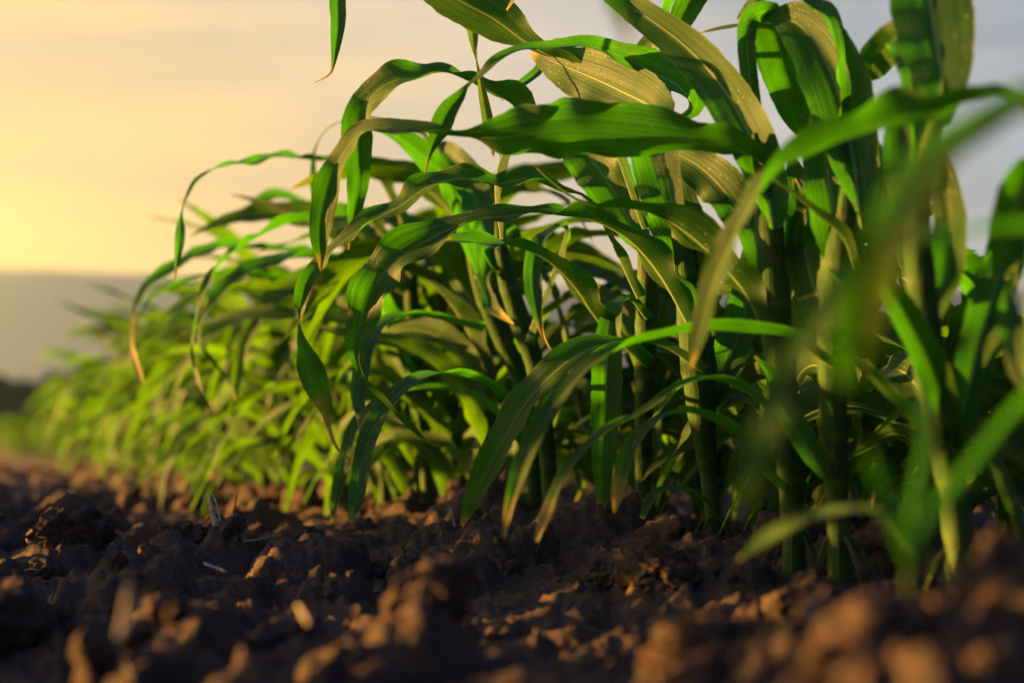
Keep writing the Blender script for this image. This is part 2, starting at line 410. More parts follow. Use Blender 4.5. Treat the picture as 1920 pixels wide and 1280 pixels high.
# ------------------------------------------------------------------ corn
def leaf_mesh(name, C, W, Wd, seed, fold=.44, wave=.24, na=9, yellow=None, freq=None):
    r = np.random.RandomState(seed)
    n = len(C); T = norm(np.gradient(C, axis=0)); Wd = norm(Wd - (Wd * T).sum(1, keepdims=True) * T); N = np.cross(Wd, T)
    v = np.linspace(0, 1, n)
    ln = np.linalg.norm(np.diff(C, axis=0), axis=1).sum()
    f = freq or ln / .085
    u = np.linspace(-1, 1, na); rows = []
    ph = r.uniform(0, 6.28, 4)
    wv = np.sin(2 * np.pi * f * v + ph[0] + 1.2 * np.sin(2 * np.pi * f * .37 * v + ph[2])), np.sin(2 * np.pi * f * .87 * v + ph[1] + 1.2 * np.sin(2 * np.pi * f * .31 * v + ph[3]))
    env = np.clip(np.minimum(v / .12, (1 - v) / .12), 0, 1)
    jag = 1 + .05 * (r.rand(n, 2) - .5) + .10 * np.stack([np.interp(v, np.linspace(0, 1, 14), r.rand(14) - .6), np.interp(v, np.linspace(0, 1, 14), r.rand(14) - .6)], 1)
    fo = fold * (1 - .35 * v) + .75 * np.exp(-v / .035)
    for k in u:
        a = abs(k); side = 0 if k < 0 else 1
        x = k * np.cos(fo * a) * W / 2 * (jag[:, side] if a > .9 else 1)
        y = (a ** 1.25) * np.sin(fo) * W / 2 + env * wave * a * a * wv[side] * W * .5 - (a < .1) * .03 * W
        rows.append(C + Wd * x[:, None] + N * y[:, None])
    V = np.stack(rows, 1).reshape(-1, 3)
    me = mesh_from(name, V, grid_faces(n, na))
    set_uv(me, np.stack(np.broadcast_arrays((u[None, :] + 1) / 2, v[:, None]), -1).reshape(-1, 2))
    yl = np.zeros(n) if yellow is None else np.asarray(yellow)
    set_attr(me, 'yellow', np.repeat(yl, na))
    me.materials.append(M_LEAF)
    return me
def traced_leaf(parent, pts, d, seed, yellow=0., ystart=.95, n=64, **kw):
    """pts: (x, y, width, roll) along the leaf from base to tip; d: depth at base and at tip (or one per point)"""
    A = np.array([p[:4] for p in pts], float)
    dl = np.interp(np.linspace(0, 1, len(A)), np.linspace(0, 1, len(d)), d)
    Q = catmull(np.column_stack([A[:, 0], A[:, 1], A[:, 2], A[:, 3], dl]), n)
    C = P3(Q[:, 0], Q[:, 1], Q[:, 4]); W = np.maximum(Q[:, 2], 1.5) * Q[:, 4] / FPX
    T = norm(np.gradient(C, axis=0)); Fw = norm(C - CAM)
    S = norm(np.cross(Fw, T)); B = norm(-Fw + (Fw * T).sum(1, keepdims=True) * T)
    a = np.radians(Q[:, 3])[:, None]
    Wd = np.cos(a) * S + np.sin(a) * B
    v = np.linspace(0, 1, n)
    yl = np.clip((v - ystart) / max(1 - ystart, .01), 0, 1) * (.55 if ystart >= .95 else .85) + yellow
    base = np.array(parent.location)
    me = leaf_mesh('leaf', C - base, W, Wd, seed, yellow=yl, **kw)
    return link('leaf', me, parent)
def tube(C, Rr, m=14, flat=None):
    n = len(C); T = norm(np.gradient(C, axis=0)); ref = np.array([.35, -1.0, .1]); S = norm(np.cross(T, ref)); B = np.cross(S, T)
    a = np.linspace(0, 2 * np.pi, m + 1)
    V = C[:, None, :] + Rr[:, None, None] * (np.cos(a)[None, :, None] * S[:, None, :] + np.sin(a)[None, :, None] * B[:, None, :])
    return V.reshape(-1, 3), grid_faces(n, m + 1), np.stack(np.broadcast_arrays((a / (2 * np.pi))[None, :], np.linspace(0, 1, n)[:, None]), -1).reshape(-1, 2)
def stalk_obj(parent, C, Rr, nodes, seed):
    n = len(C); v = np.linspace(0, 1, n); r = Rr.copy()
    for q in nodes:      # joints, and the sheath that starts above each of them
        r *= 1 + .05 * np.exp(-((v - q) / .014) ** 2) + .10 * np.clip((v - q) / .01, 0, 1) * np.exp(-np.maximum(v - q, 0) / .08)
    V, F, uv = tube(C, r)
    me = mesh_from('stalk', V, F); set_uv(me, uv); me.materials.append(M_STALK)
    jt = np.zeros(n)
    for q in nodes: jt = np.maximum(jt, np.exp(-((v - q) / .010) ** 2))
    set_attr(me, 'joint', np.repeat(jt, 15))
    o = link('stalk', me, parent)
    b = np.array([C[0, 0], C[0, 1], .022]); rn = np.random.RandomState(seed)
    for q in range(6):      # short roots that prop the foot of the stalk
        a = q * 1.05 + rn.uniform(-.3, .3); l = rn.uniform(.022, .04); s_ = np.linspace(0, 1, 8)[:, None]
        Cr = b + np.array([math.cos(a), math.sin(a), 0]) * (Rr[0] * .8 + l * s_) + np.array([0, 0, 1.]) * (.004 - .055 * s_ ** 1.6)
        V, F, uv = tube(Cr, np.linspace(.0028, .0016, 8), 6); m2 = mesh_from('brace_root', V, F); set_uv(m2, uv * .1); m2.materials.append(M_STALK); link('brace_root', m2, parent)
    return o
def hero_plant(label, spts, d, seed, leaves, group='corn plants of the front row'):
    """spts: (x, y, width) of the stalk from the ground up"""
    A = np.array(spts, float)
    base = P3(A[0, 0], A[0, 1], d); base[2] = 0.0
    root = link('corn_plant', None); root.location = base
    tag(root, label, 'corn plant', group)
    Q = catmull(A, 90); C = P3(Q[:, 0], Q[:, 1], np.full(len(Q), d)); 
    C = np.vstack([[C[0, 0], C[0, 1], -.06], C]); Rr = np.concatenate([[Q[0, 2]], Q[:, 2]]) * d / FPX / 2 * .86
    r = np.random.RandomState(seed)
    stalk_obj(root, C - base, Rr, (.10, .21, .33, .46, .6, .75), seed)
    for i, (pts, dl, kw) in enumerate(leaves):
        if pts[0][1] < A[-1, 1] + 25: pts = [(A[-2, 0], A[-2, 1], min(pts[0][2], A[-2, 2]), pts[0][3])] + list(pts)      # its sheath comes out of the whorl
        traced_leaf(root, pts, dl, seed * 31 + i, **kw)
    return root

# --- the plants one can trace in the photograph -------------------------------------------------
hero_plant('corn plant with a thick dark stalk and one long leaf arching left above all others',
  [(1488,1062,50),(1488,1000,50),(1483,900,52),(1472,760,60),(1455,600,66),(1446,480,62),(1438,380,52),(1424,300,30),(1415,250,12)], 1.65, 11, [
  ([(1452,330,44,-100),(1400,287,70,-125),(1320,268,84,-142),(1220,256,104,-155),(1120,248,122,-160),(1020,250,116,-160),(930,258,84,-150),(868,256,34,-110),(800,248,48,-60),(730,238,50,-50),(685,245,42,-55),(655,270,42,-40),(628,320,50,-30),(608,385,52,-20),(600,440,42,-20),(602,480,20,-20),(602,508,3,-20)],(1.64,1.64,1.72,1.8),dict(n=90)),
  ([(1450,430,60,-20),(1438,350,84,-10),(1412,270,100,0),(1378,200,98,5),(1335,140,90,5),(1285,88,78,5),(1230,45,66,0),(1180,12,54,-10),(1120,-25,46,-40),(1050,-50,40,-80),(990,-30,30,-60),(950,20,6,-60)],(1.62,1.85),dict(wave=.06)),
  ([(1450,680,40,-120),(1410,570,76,-125),(1350,492,92,-130),(1280,430,92,-130),(1220,398,64,-120),(1160,388,38,-110),(1110,386,24,-100),(1070,370,18,-90),(1040,348,16,-90),(1005,315,4,-90)],(1.64,1.72),{}),
  ([(1472,820,36,-110),(1418,748,42,-115),(1370,720,38,-110),(1320,710,34,-90),(1270,728,28,-70),(1230,755,27,-60),(1190,780,25,-60),(1140,805,27,-60),(1095,840,27,-55),(1060,885,27,-50),(1038,930,29,-40),(1020,975,26,-30),(1006,1015,8,-30)],(1.64,1.5),dict(ystart=.84,wave=.16)),
  ([(1478,870,30,-110),(1425,846,40,-115),(1380,815,44,-115),(1330,783,44,-115),(1280,772,36,-100),(1235,785,26,-60),(1200,815,30,-40),(1175,855,33,-20),(1163,900,29,-10),(1156,935,20,0),(1152,962,4,0)],(1.66,1.6),dict(ystart=.80,wave=.14)),
  ([(1446,620,40,12),(1470,520,68,12),(1490,430,74,14),(1494,350,54,10),(1482,285,5,0)],(1.68,1.8),{}),
  ([(1474,916,14,-20),(1445,888,22,0),(1425,850,26,0),(1412,810,20,0),(1405,780,4,0)],(1.64,1.6),dict(wave=.06,n=30)),
  ([(1460,560,50,-20),(1408,430,76,-20),(1360,360,86,-10),(1310,312,76,0),(1262,285,54,0),(1232,262,6,0)],(1.68,1.85),dict(wave=.34,fold=.2)),
  ([(1400,60,40,0),(1440,20,50,-30),(1452,60,84,0),(1470,120,98,0),(1490,185,84,0),(1505,238,42,0),(1510,262,5,0)],(1.68,1.8),dict(wave=.08)),
])
hero_plant('thick stalked corn plant standing just right behind the blurred drooping yellow leaf',
  [(1572,1050,46),(1570,960,46),(1566,860,52),(1562,740,60),(1566,600,72),(1578,470,74),(1586,400,50),(1590,330,16)], 1.58, 12, [
  ([(1612,400,60,-20),(1600,300,104,-5),(1583,215,126,0),(1560,140,130,0),(1525,75,110,-5),(1485,38,74,-20),(1445,35,38,-50),(1400,47,20,-70),(1350,55,15,-60),(1306,64,4,-60)],(1.56,1.78),dict(wave=.06)),
  ([(1560,690,34,-110),(1480,634,52,-115),(1400,622,58,-115),(1320,618,58,-110),(1250,628,54,-100),(1180,645,52,-90),(1120,675,48,-60),(1075,715,44,-55),(1035,765,48,-40),(1000,825,47,-35),(972,890,36,-25),(955,950,20,-20),(945,1008,5,-20)],(1.56,1.48,1.44),dict(ystart=.88,wave=.06,n=80)),
  ([(1590,540,50,0),(1572,440,92,0),(1556,350,98,0),(1545,280,82,0),(1538,215,40,0),(1530,150,5,0)],(1.56,1.66),{}),
  ([(1596,470,50,0),(1622,370,88,0),(1620,300,80,0),(1600,230,50,0),(1585,170,5,0)],(1.6,1.7),{}),
  ([(1600,505,36,-110),(1580,445,46,-115),(1530,400,46,-110),(1485,362,38,-100),(1450,340,22,-90),(1425,330,4,-90)],(1.54,1.48),dict(wave=.08)),
  ([(1552,905,20,-20),(1528,858,46,-10),(1496,806,52,-10),(1470,760,46,-20),(1448,708,36,-40),(1415,668,5,-50)],(1.56,1.6),dict(wave=.06,n=36)),
  ([(1570,400,30,-60),(1520,385,36,-40),(1492,440,32,0),(1500,500,34,0),(1512,548,23,0),(1508,584,4,0)],(1.6,1.7),dict(wave=.06)),
  ([(1566,660,44,12),(1532,560,74,12),(1511,480,78,12),(1500,400,54,10),(1489,335,5,0)],(1.6,1.68),{}),
  ([(1574,640,44,12),(1630,560,74,14),(1657,480,76,14),(1663,400,50,12),(1656,335,5,0)],(1.58,1.66),{}),
  ([(1568,80,40,-60),(1520,10,50,-60),(1460,-10,46,-60),(1410,5,30,-60),(1380,40,5,-60)],(1.58,1.8),{}),
])
hero_plant('corn plant with a broad upright backlit leaf at the top right',
  [(1800,1090,58),(1795,1000,58),(1785,900,62),(1765,800,72),(1742,680,70),(1730,560,62),(1722,450,56),(1726,350,46),(1745,260,36),(1765,200,26),(1770,150,12)], 1.37, 13, [
  ([(1772,235,34,0),(1768,150,104,0),(1758,85,140,0),(1747,20,146,0),(1735,-60,130,0),(1715,-150,100,0),(1690,-260,60,0),(1660,-380,5,0)],(1.38,1.5),dict(fold=.22,wave=.08)),
  ([(1800,840,44,0),(1752,700,64,0),(1710,612,60,0),(1672,548,50,0),(1640,522,34,-30),(1612,540,24,-40),(1600,600,5,-40)],(1.36,1.3),{}),
  ([(1790,830,44,0),(1826,690,78,0),(1852,590,84,0),(1882,490,84,0),(1912,400,80,0),(1950,300,66,-20),(2010,220,46,-40),(2090,200,5,-60)],(1.37,1.45),{}),
  ([(1775,850,28,-110),(1722,802,46,-120),(1670,745,52,-120),(1625,695,48,-110),(1590,662,32,-100),(1555,650,5,-90)],(1.36,1.3),dict(wave=.08)),
  ([(1724,560,40,-40),(1765,492,62,0),(1812,505,72,0),(1850,562,44,0),(1862,610,5,0)],(1.4,1.6),dict(ystart=.75)),
  ([(1728,540,50,12),(1712,420,80,14),(1700,330,84,12),(1690,250,60,10),(1684,185,5,0)],(1.38,1.46),{}),
  ([(1742,640,40,12),(1774,520,64,14),(1783,430,70,12),(1772,340,52,10),(1760,265,5,0)],(1.38,1.45),{}),
  ([(1735,380,30,-20),(1712,160,50,-10),(1690,70,66,0),(1660,92,74,0),(1636,125,52,0),(1622,156,6,0)],(1.4,1.7),{}),
])
hero_plant('corn plant at the right edge whose dark wavy leaf crosses in front of its neighbours',
  [(1985,1130,60),(1975,1000,60),(1965,850,62),(1950,650,62),(1955,450,60),(1970,250,54),(1985,80,44),(1990,-100,30)], 1.2, 14, [
  ([(1968,260,44,-120),(1890,182,58,-120),(1830,186,60,-110),(1760,205,74,-130),(1690,215,100,-140),(1610,245,94,-130),(1530,275,84,-120),(1465,315,74,-100),(1420,365,64,-70),(1385,425,64,-50),(1355,490,60,-40),(1330,550,52,-30),(1312,620,38,-25),(1295,690,5,-25)],(1.16,1.22,1.36),dict(n=80)),
  ([(1965,300,50,0),(1932,335,84,-10),(1892,412,74,0),(1872,482,32,0),(1862,525,5,0)],(1.2,1.25),{}),
  ([(1960,760,40,0),(1915,690,50,0),(1895,620,46,0),(1890,560,30,0),(1900,500,5,0)],(1.22,1.3),{}),
])
hero_plant('corn plant behind the arching low leaf, its paler lower stalk bare below a torn sheath',
  [(1338,990,34),(1334,940,34),(1326,870,38),(1316,780,56),(1310,690,72),(1300,600,66),(1288,500,56),(1272,410,36),(1262,360,8)], 2.0, 15, [
  ([(1292,615,54,-120),(1240,520,78,-125),(1180,450,84,-120),(1110,412,74,-110),(1050,403,54,-90),(1000,398,46,-60),(950,405,42,-50),(900,410,46,-55),(850,425,62,-45),(800,450,80,-35),(750,480,90,-30),(712,520,88,-25),(690,565,76,-20),(675,610,58,-15),(665,650,32,-20),(675,690,18,-50),(700,728,22,-60),(740,766,26,-60),(780,805,17,-60),(805,830,6,-60),(826,836,2,-60)],(1.86,1.88,1.92,1.94),dict(n=110,wave=.34)),
  ([(1318,700,36,-110),(1250,652,44,-110),(1190,640,48,-100),(1130,645,54,-60),(1080,665,64,-45),(1030,705,70,-40),(985,755,70,-40),(945,820,66,-35),(912,885,55,-30),(885,940,38,-25),(866,985,8,-20)],(1.8,1.8,1.84),dict(n=80,wave=.14)),
  ([(1322,620,50,-10),(1305,520,88,0),(1280,440,114,0),(1250,360,110,0),(1225,290,86,0),(1205,220,62,0),(1190,140,5,0)],(1.96,2.1),{}),
  ([(1240,260,36,-100),(1293,200,72,-70),(1270,160,78,-50),(1220,135,82,-45),(1160,105,66,-50),(1100,86,44,-55),(1040,88,32,-60),(980,92,32,-60),(930,115,27,-55),(900,145,24,-60),(880,160,15,-60),(862,182,24,-20),(840,207,40,0),(826,238,42,0),(812,270,21,0),(803,296,8,0),(797,324,3,0)],(1.95,1.75,1.75),dict(n=90,wave=.14)),
  ([(1238,240,60,10),(1225,205,96,5),(1165,172,118,0),(1100,142,104,0),(1040,118,66,0),(996,100,8,0)],(1.7,1.98),dict(wave=.1,fold=.16)),
  ([(1316,770,40,12),(1360,690,66,14),(1393,600,70,12),(1402,520,48,10),(1396,462,5,0)],(2.0,2.1),{}),
  ([(1356,985,14,-100),(1325,942,20,-100),(1285,920,24,-80),(1245,917,24,-60),(1220,935,26,-30),(1204,972,10,-20)],(1.98,1.9),dict(n=30)),
  ([(1240,30,36,-60),(1330,-50,50,-30),(1296,0,58,0),(1272,50,44,0),(1262,90,24,0),(1258,122,3,0)],(2.0,2.05),dict(wave=.06)),
  ([(1215,170,30,-90),(1250,68,28,-80),(1225,70,32,-40),(1205,92,30,-20),(1188,120,4,-20)],(2.0,2.05),{}),
])
hero_plant('corn plant with the straight dark stalk and a limp leaf hanging straight down beside it',
  [(1206,990,33),(1206,930,33),(1206,850,34),(1208,740,38),(1212,620,46),(1214,520,40),(1205,430,28),(1195,370,6)], 2.1, 16, [
  ([(1212,600,34,-100),(1178,560,42,-90),(1150,596,48,-30),(1138,680,62,0),(1136,760,60,5),(1131,840,47,5),(1130,900,38,5),(1128,952,16,5)],(2.08,2.0),dict(wave=.05)),
  ([(1202,470,50,-10),(1166,388,84,0),(1126,322,100,0),(1090,280,84,0),(1060,240,54,0),(1040,205,6,0)],(2.08,2.2),{}),
  ([(1212,690,50,-120),(1125,605,66,-120),(1080,540,76,-125),(1030,490,64,-120),(970,462,54,-100),(910,455,48,-60),(865,450,42,-60),(832,450,6,-60)],(2.08,1.98),dict(wave=.2)),
  ([(1100,150,40,-100),(1020,100,46,-120),(976,72,66,-140),(925,35,104,-160),(860,0,114,-160),(790,-45,94,-150),(720,-80,64,-110),(670,-75,42,-70),(642,-45,36,-30),(634,0,33,-10),(634,40,30,0),(630,80,22,0),(627,110,12,-10),(622,135,5,-30),(610,146,5,-50),(591,155,2,-50)],(1.9,1.95,1.82),dict(n=90,wave=.06,ystart=.93)),
  ([(1195,560,40,-110),(1110,385,42,-100),(1050,358,38,-95),(990,335,66,-50),(930,345,50,-60),(870,335,55,-45),(810,345,60,-50),(750,385,55,-55),(700,412,50,-60),(660,440,42,-60),(630,462,31,-50),(600,492,33,-30),(575,530,33,-20),(564,575,26,-20),(563,612,9,-40),(568,645,24,0),(582,690,54,0),(598,735,46,0),(608,768,20,0),(618,805,9,0),(632,840,6,0),(657,862,4,0)],(1.96,2.0,2.05),dict(n=110,ystart=.85,wave=.34)),
  ([(1228,130,30,-100),(1180,-50,34,-90),(1010,-130,34,-90),(905,-40,28,-20),(890,10,29,0),(886,50,26,0),(889,85,15,0),(894,112,4,-30),(899,140,10,0),(906,180,18,0),(913,215,22,0),(918,245,21,0),(925,292,5,0)],(2.1,1.85),dict(yellow=.22,wave=.05)),
  ([(1150,260,30,-60),(1060,90,30,-40),(1007,137,22,-30),(975,160,18,-30),(955,176,9,-30),(940,189,2,-30)],(2.1,2.0),dict(wave=.06)),
])
hero_plant('corn plant with a dark stalk slanting up to the left, next to the hanging leaf',
  [(1035,980,32),(1032,930,32),(1022,800,36),(1005,690,40),(975,600,44),(950,520,38),(938,450,24),(932,400,6)], 2.3, 17, [
  ([(930,330,40,-110),(970,215,78,-120),(925,172,74,-115),(880,152,48,-100),(835,135,40,-80),(790,142,64,-50),(740,150,66,-45),(700,175,64,-35),(678,215,62,-30),(672,260,60,-15),(672,310,50,0),(670,350,43,5),(664,395,28,5),(658,430,9,5),(654,468,3,5)],(1.98,2.02,2.12),dict(n=90,wave=.28)),
  ([(985,640,40,-90),(1060,440,42,-90),(1022,445,42,-60),(1001,490,38,-10),(1000,540,36,0),(1008,590,21,0),(1018,630,7,0),(1036,662,3,0)],(2.25,2.05),dict(ystart=.82,wave=.14)),
  ([(1015,800,34,-110),(950,750,45,-115),(905,718,43,-115),(850,703,41,-110),(800,706,39,-70),(755,730,43,-50),(715,775,45,-40),(690,830,43,-30),(676,890,38,-20),(668,940,32,-15),(657,980,7,-10)],(2.25,2.0,1.85),dict(n=70,wave=.06)),
  ([(945,520,50,-20),(905,420,60,-10),(880,340,66,0),(840,290,50,0),(810,270,5,0)],(2.3,2.5),{}),
])
hero_plant('slanting corn plant whose low leaves arch down to touch the soil on the left',
  [(1005,985,30),(1003,920,30),(992,800,34),(980,720,38),(945,640,40),(910,560,38),(888,490,28),(872,430,6)], 2.45, 18, [
  ([(985,850,32,-110),(918,765,40,-70),(860,735,36,-70),(800,728,34,-80),(740,738,32,-80),(695,765,30,-60),(665,800,28,-40),(645,860,26,-30),(633,920,24,-20),(622,980,5,-20)],(2.4,2.15),dict(wave=.06)),
  ([(890,520,40,-90),(960,438,42,-90),(926,452,42,-60),(912,490,48,0),(910,530,21,-20),(920,570,32,0),(940,590,17,0),(963,608,4,0)],(2.4,2.2),dict(ystart=.86,wave=.14)),
  ([(900,540,40,-60),(845,350,48,-20),(805,302,54,-20),(765,270,45,-20),(725,248,22,-40),(690,238,5,-40)],(2.4,2.3),{}),
  ([(860,380,40,-110),(800,262,32,-100),(740,236,28,-100),(690,222,20,-95),(650,226,11,-90),(618,240,8,-80),(598,265,8,-60),(590,290,10,-40),(588,340,15,-20),(590,384,4,-20)],(2.45,2.6),dict(wave=.08)),
  ([(905,620,36,-100),(790,592,42,-100),(725,602,37,-60),(690,647,34,-20),(672,725,32,0),(675,775,21,0),(676,805,8,0),(679,845,2,0)],(2.4,2.0),dict(ystart=.8,wave=.06)),
])
hero_plant('slim corn plant whose thin leaf ends in a hanging tip against the sky',
  [(800,960,26),(800,900,26),(795,800,28),(785,700,32),(775,600,32),(768,500,30),(758,440,20),(748,390,5)], 2.75, 19, [
  ([(755,420,36,-110),(700,322,52,-115),(640,303,54,-110),(590,300,42,-100),(540,294,30,-70),(500,296,24,-60),(470,305,22,-40),(430,309,19,-110),(400,318,18,-90),(372,338,18,-70),(352,366,12,-60),(343,390,4,-40),(339,412,9,0),(338,435,20,0),(335,466,18,0),(331,492,9,0),(328,522,2,0)],(2.7,2.5,2.3),dict(n=90,wave=.22)),
  ([(770,520,36,-110),(690,412,54,-115),(620,405,52,-110),(560,412,48,-110),(500,435,44,-100),(450,465,40,-95),(412,495,33,-80),(385,540,23,-60),(370,590,15,-70),(362,640,13,-80),(367,690,17,-60),(380,735,15,-50),(400,778,4,-50)],(2.7,2.6,2.5),dict(n=80)),
  ([(772,560,36,-100),(700,520,50,-110),(640,490,50,-110),(580,482,46,-100),(520,488,45,-60),(460,512,43,-55),(425,535,39,-50),(398,568,24,-45),(380,600,13,-60),(376,640,13,-70),(400,676,15,-60),(430,712,13,-60),(442,750,3,-60)],(2.75,2.6),dict(n=70)),
  ([(780,720,34,-60),(730,600,50,-40),(690,540,54,-40),(640,520,40,-60),(590,540,5,-60)],(2.75,2.6),{}),
])
hero_plant('corn plant behind the slim one with two leaves sweeping lowest and farthest to the left',
  [(700,945,22),(700,890,23),(696,800,25),(690,700,28),(685,600,28),(680,540,18),(674,480,4)], 3.2, 20, [
  ([(685,580,36,-110),(620,505,44,-110),(560,475,44,-110),(500,468,38,-105),(440,462,34,-60),(400,465,34,-50),(350,487,31,-50),(300,515,26,-45),(268,545,20,-40),(252,580,10,-40),(247,620,5,-40),(246,655,2,-40)],(3.2,3.0,2.9),dict(n=70,ystart=.85)),
  ([(690,660,36,-110),(610,562,44,-110),(540,530,47,-110),(480,517,38,-105),(430,514,30,-100),(383,516,26,-90),(330,533,23,-90),(290,558,18,-80),(262,592,10,-60),(250,632,6,-60),(250,665,15,-30),(262,700,11,-20),(269,718,3,-20)],(3.2,3.0,2.85),dict(n=70,ystart=.8)),
  ([(676,470,30,-100),(600,400,24,-80),(545,372,28,-50),(510,370,31,-50),(480,385,25,-50),(462,400,12,-40),(444,413,2,-40)],(3.2,3.1),{}),
])
# near plant beyond the right edge: its leaves hang blurred into the picture
hero_plant('nearest corn plant, its strongly blurred leaves hanging in from the right edge',
  [(3150,1500,70),(3130,1300,70),(3100,1000,76),(3050,700,80),(3000,300,76),(2980,-100,60),(2970,-500,30)], .82, 21, [
  ([(3040,620,60,-90),(2700,240,80,-80),(2300,90,90,-70),(2050,140,90,-60),(1920,198,90,-50),(1840,242,90,-45),(1765,290,92,-35),(1705,365,98,-20),(1660,455,94,-10),(1625,545,88,-5),(1602,625,76,0),(1590,690,44,0),(1584,735,5,0)],(.8,.68,.64,.76),dict(n=80,wave=.05,ystart=2.,yellow=.12)),  # faint yellow in the colour stands in for sun through this blade
  ([(3080,900,60,-90),(2700,560,76,-100),(2300,450,80,-100),(2010,430,70,-100),(1920,428,74,-100),(1820,435,66,-95),(1720,455,60,-70),(1640,495,70,-50),(1570,560,66,-40),(1500,660,64,-35),(1450,770,66,-30),(1415,870,50,-25),(1383,955,6,-25)],(.82,.76,.72,.68),dict(n=80,wave=.05,ystart=2.)),
  ([(2980,0,50,-90),(2400,-480,50,-90),(1700,-430,44,-80),(1350,-330,36,-60),(1180,-190,32,-30),(1140,-60,30,0),(1160,20,28,0),(1175,66,17,0),(1187,100,3,0)],(.8,.75,.75),dict(n=70,wave=.05)),
])
# young plant by the clods
hero_plant('small blurred young plant of short green blades rising between the right foreground clods',
  [(1706,1082,20),(1704,1050,18),(1703,1020,12)], .8, 22, [
  ([(1704,1050,16,0),(1686,985,36,0),(1660,922,38,0),(1640,870,26,0),(1628,842,4,0)],(.70,.69),dict(n=30,wave=.05,yellow=.06)),
  ([(1706,1050,16,0),(1742,975,34,0),(1800,905,38,0),(1860,830,36,0),(1915,760,34,-10),(1985,700,40,-30),(2060,680,5,-50)],(.70,.78),dict(n=40,wave=.05)),
  ([(1705,1050,16,0),(1714,960,30,0),(1729,890,32,0),(1736,820,28,0),(1730,765,30,-10),(1715,730,4,-20)],(.74,.84),dict(n=30,wave=.05)),
  ([(1700,1045,16,-110),(1640,962,22,-60),(1580,958,28,-60),(1520,970,37,-50),(1470,992,43,-40),(1430,1015,36,-40),(1383,1050,5,-40)],(.95,1.08,1.12),dict(n=40,wave=.06)),
], group='young corn')

# --- plants grown by rule for the rest of the row and the rows behind ------------------------------
def grown_leaf(base, az, length, width, e0, e1, seed, n=26, na=5, mat=None, bend=1.3, tw=.5):
    r = np.random.RandomState(seed)
    s = np.linspace(0, 1, n); c_ = r.uniform(.3, .55); k_ = r.uniform(6, 11)      # upright, over an arch, then hanging
    sg = 1 / (1 + np.exp(-k_ * (s - c_))); sg = (sg - sg[0]) / (sg[-1] - sg[0])
    e = R(e0) - (R(e0) - R(e1)) * (.75 * sg + .25 * s)
    e = e + .16 * np.sin(s * r.uniform(6, 12) + r.uniform(0, 6)) * s
    a = az + .5 * r.uniform(-1, 1) * s + .25 * np.sin(s * 7 + r.uniform(0, 6)) * s
    T = np.stack([np.cos(e) * np.cos(a), np.cos(e) * np.sin(a), np.sin(e)], -1)
    C = base + np.vstack([[0, 0, 0], np.cumsum((T[1:] + T[:-1]) / 2, 0)]) * (length / (n - 1))
    side = np.stack([-np.sin(a), np.cos(a), 0 * a], -1); up = np.cross(T, side)
    t = r.choice([-1, 1]) * r.uniform(.25, 1.1) * np.clip(s / .15, 0, 1) + tw * (np.sin(s * r.uniform(3, 8) + r.uniform(0, 6)) * s * 1.2 + 1.0 * r.uniform(-1, 1) * s)
    Wd = -np.cos(t)[:, None] * side + np.sin(t)[:, None] * up
    W = width * np.clip(.55 + 1.9 * s, 0, 1) * np.clip(1.0 - np.maximum(s - .3, 0) / .7, 0, 1) ** .75
    yl = np.clip((s - r.choice([.86, .95, 1., 1., 1., 1., 1.])) / .15, 0, 1) * .45
    me = leaf_mesh('leaf', C, np.maximum(W, .0012), Wd, seed, na=na, yellow=yl, wave=.2)
    if mat: me.materials[0] = mat
    return me
def grown_plant(H, nleaf, seed, az0, lean=0., detail=26, wmul=1.0):
    """returns a list of (name, mesh) for one plant standing at the origin"""
    r = np.random.RandomState(seed); parts = []
    hs = H * .72; k = 16; s = np.linspace(0, 1, k)
    la = az0 + r.uniform(-.5, .5)
    C = np.stack([np.cos(la) * lean * s ** 2 * H, np.sin(la) * lean * s ** 2 * H, -.06 + s * (hs + .06)], -1)
    Rr = (.0125 * (1 - .55 * s)) * (H / .65) ** .6 * np.clip((1 - s) / .15, .03, 1)
    V, F, uv = tube(C, Rr, 9); me = mesh_from('stalk', V, F); set_uv(me, uv); me.materials.append(M_STALK); parts.append(('stalk', me))
    for i in range(nleaf):
        q = (i + .4) / nleaf; b = C[min(int((.10 + .88 * q) * (k - 1)), k - 1)]
        az = az0 + (math.pi if i % 2 else 0) + r.uniform(-.7, .7)
        L = H * (.50 + .55 * math.sin(math.pi * (.15 + .7 * q))) * r.uniform(.85, 1.15)
        me = grown_leaf(b, az, L, H * .078 * wmul * r.uniform(.8, 1.15) * (.7 + .5 * q), r.uniform(60, 76) + 10 * q, r.choice([r.uniform(-88, -66), r.uniform(-78, -35), r.uniform(-50, 12)]) + 25 * (q > .85), seed * 17 + i, n=detail, mat=M_FAR)
        parts.append(('leaf', me))
    return parts
def plant_from(parts, x, y, rz, s, label, group):
    root = link('corn_plant', None); root.location = (x, y, 0.0); root.rotation_euler = (0, 0, rz); root.scale = (s, s, s)
    tag(root, label, 'corn plant', group)
    for nm, me in parts: link(nm, me, root)
    return root
rr = random.Random(8)
AZL = math.pi * .93        # leaves spread across the row, mostly to the picture's left
ROW = [grown_plant(.64, 11, 500 + i, AZL, rr.uniform(.0, .12), 28, 1.5) for i in range(8)]
LOW = [grown_plant(.44, 8, 700 + i, AZL, .04, 18, 1.6) for i in range(6)]
FILL = [grown_plant(.52, 9, 800 + i, AZL, .10, 24, 1.75) for i in range(6)]
t_ = 2.75; i = 0
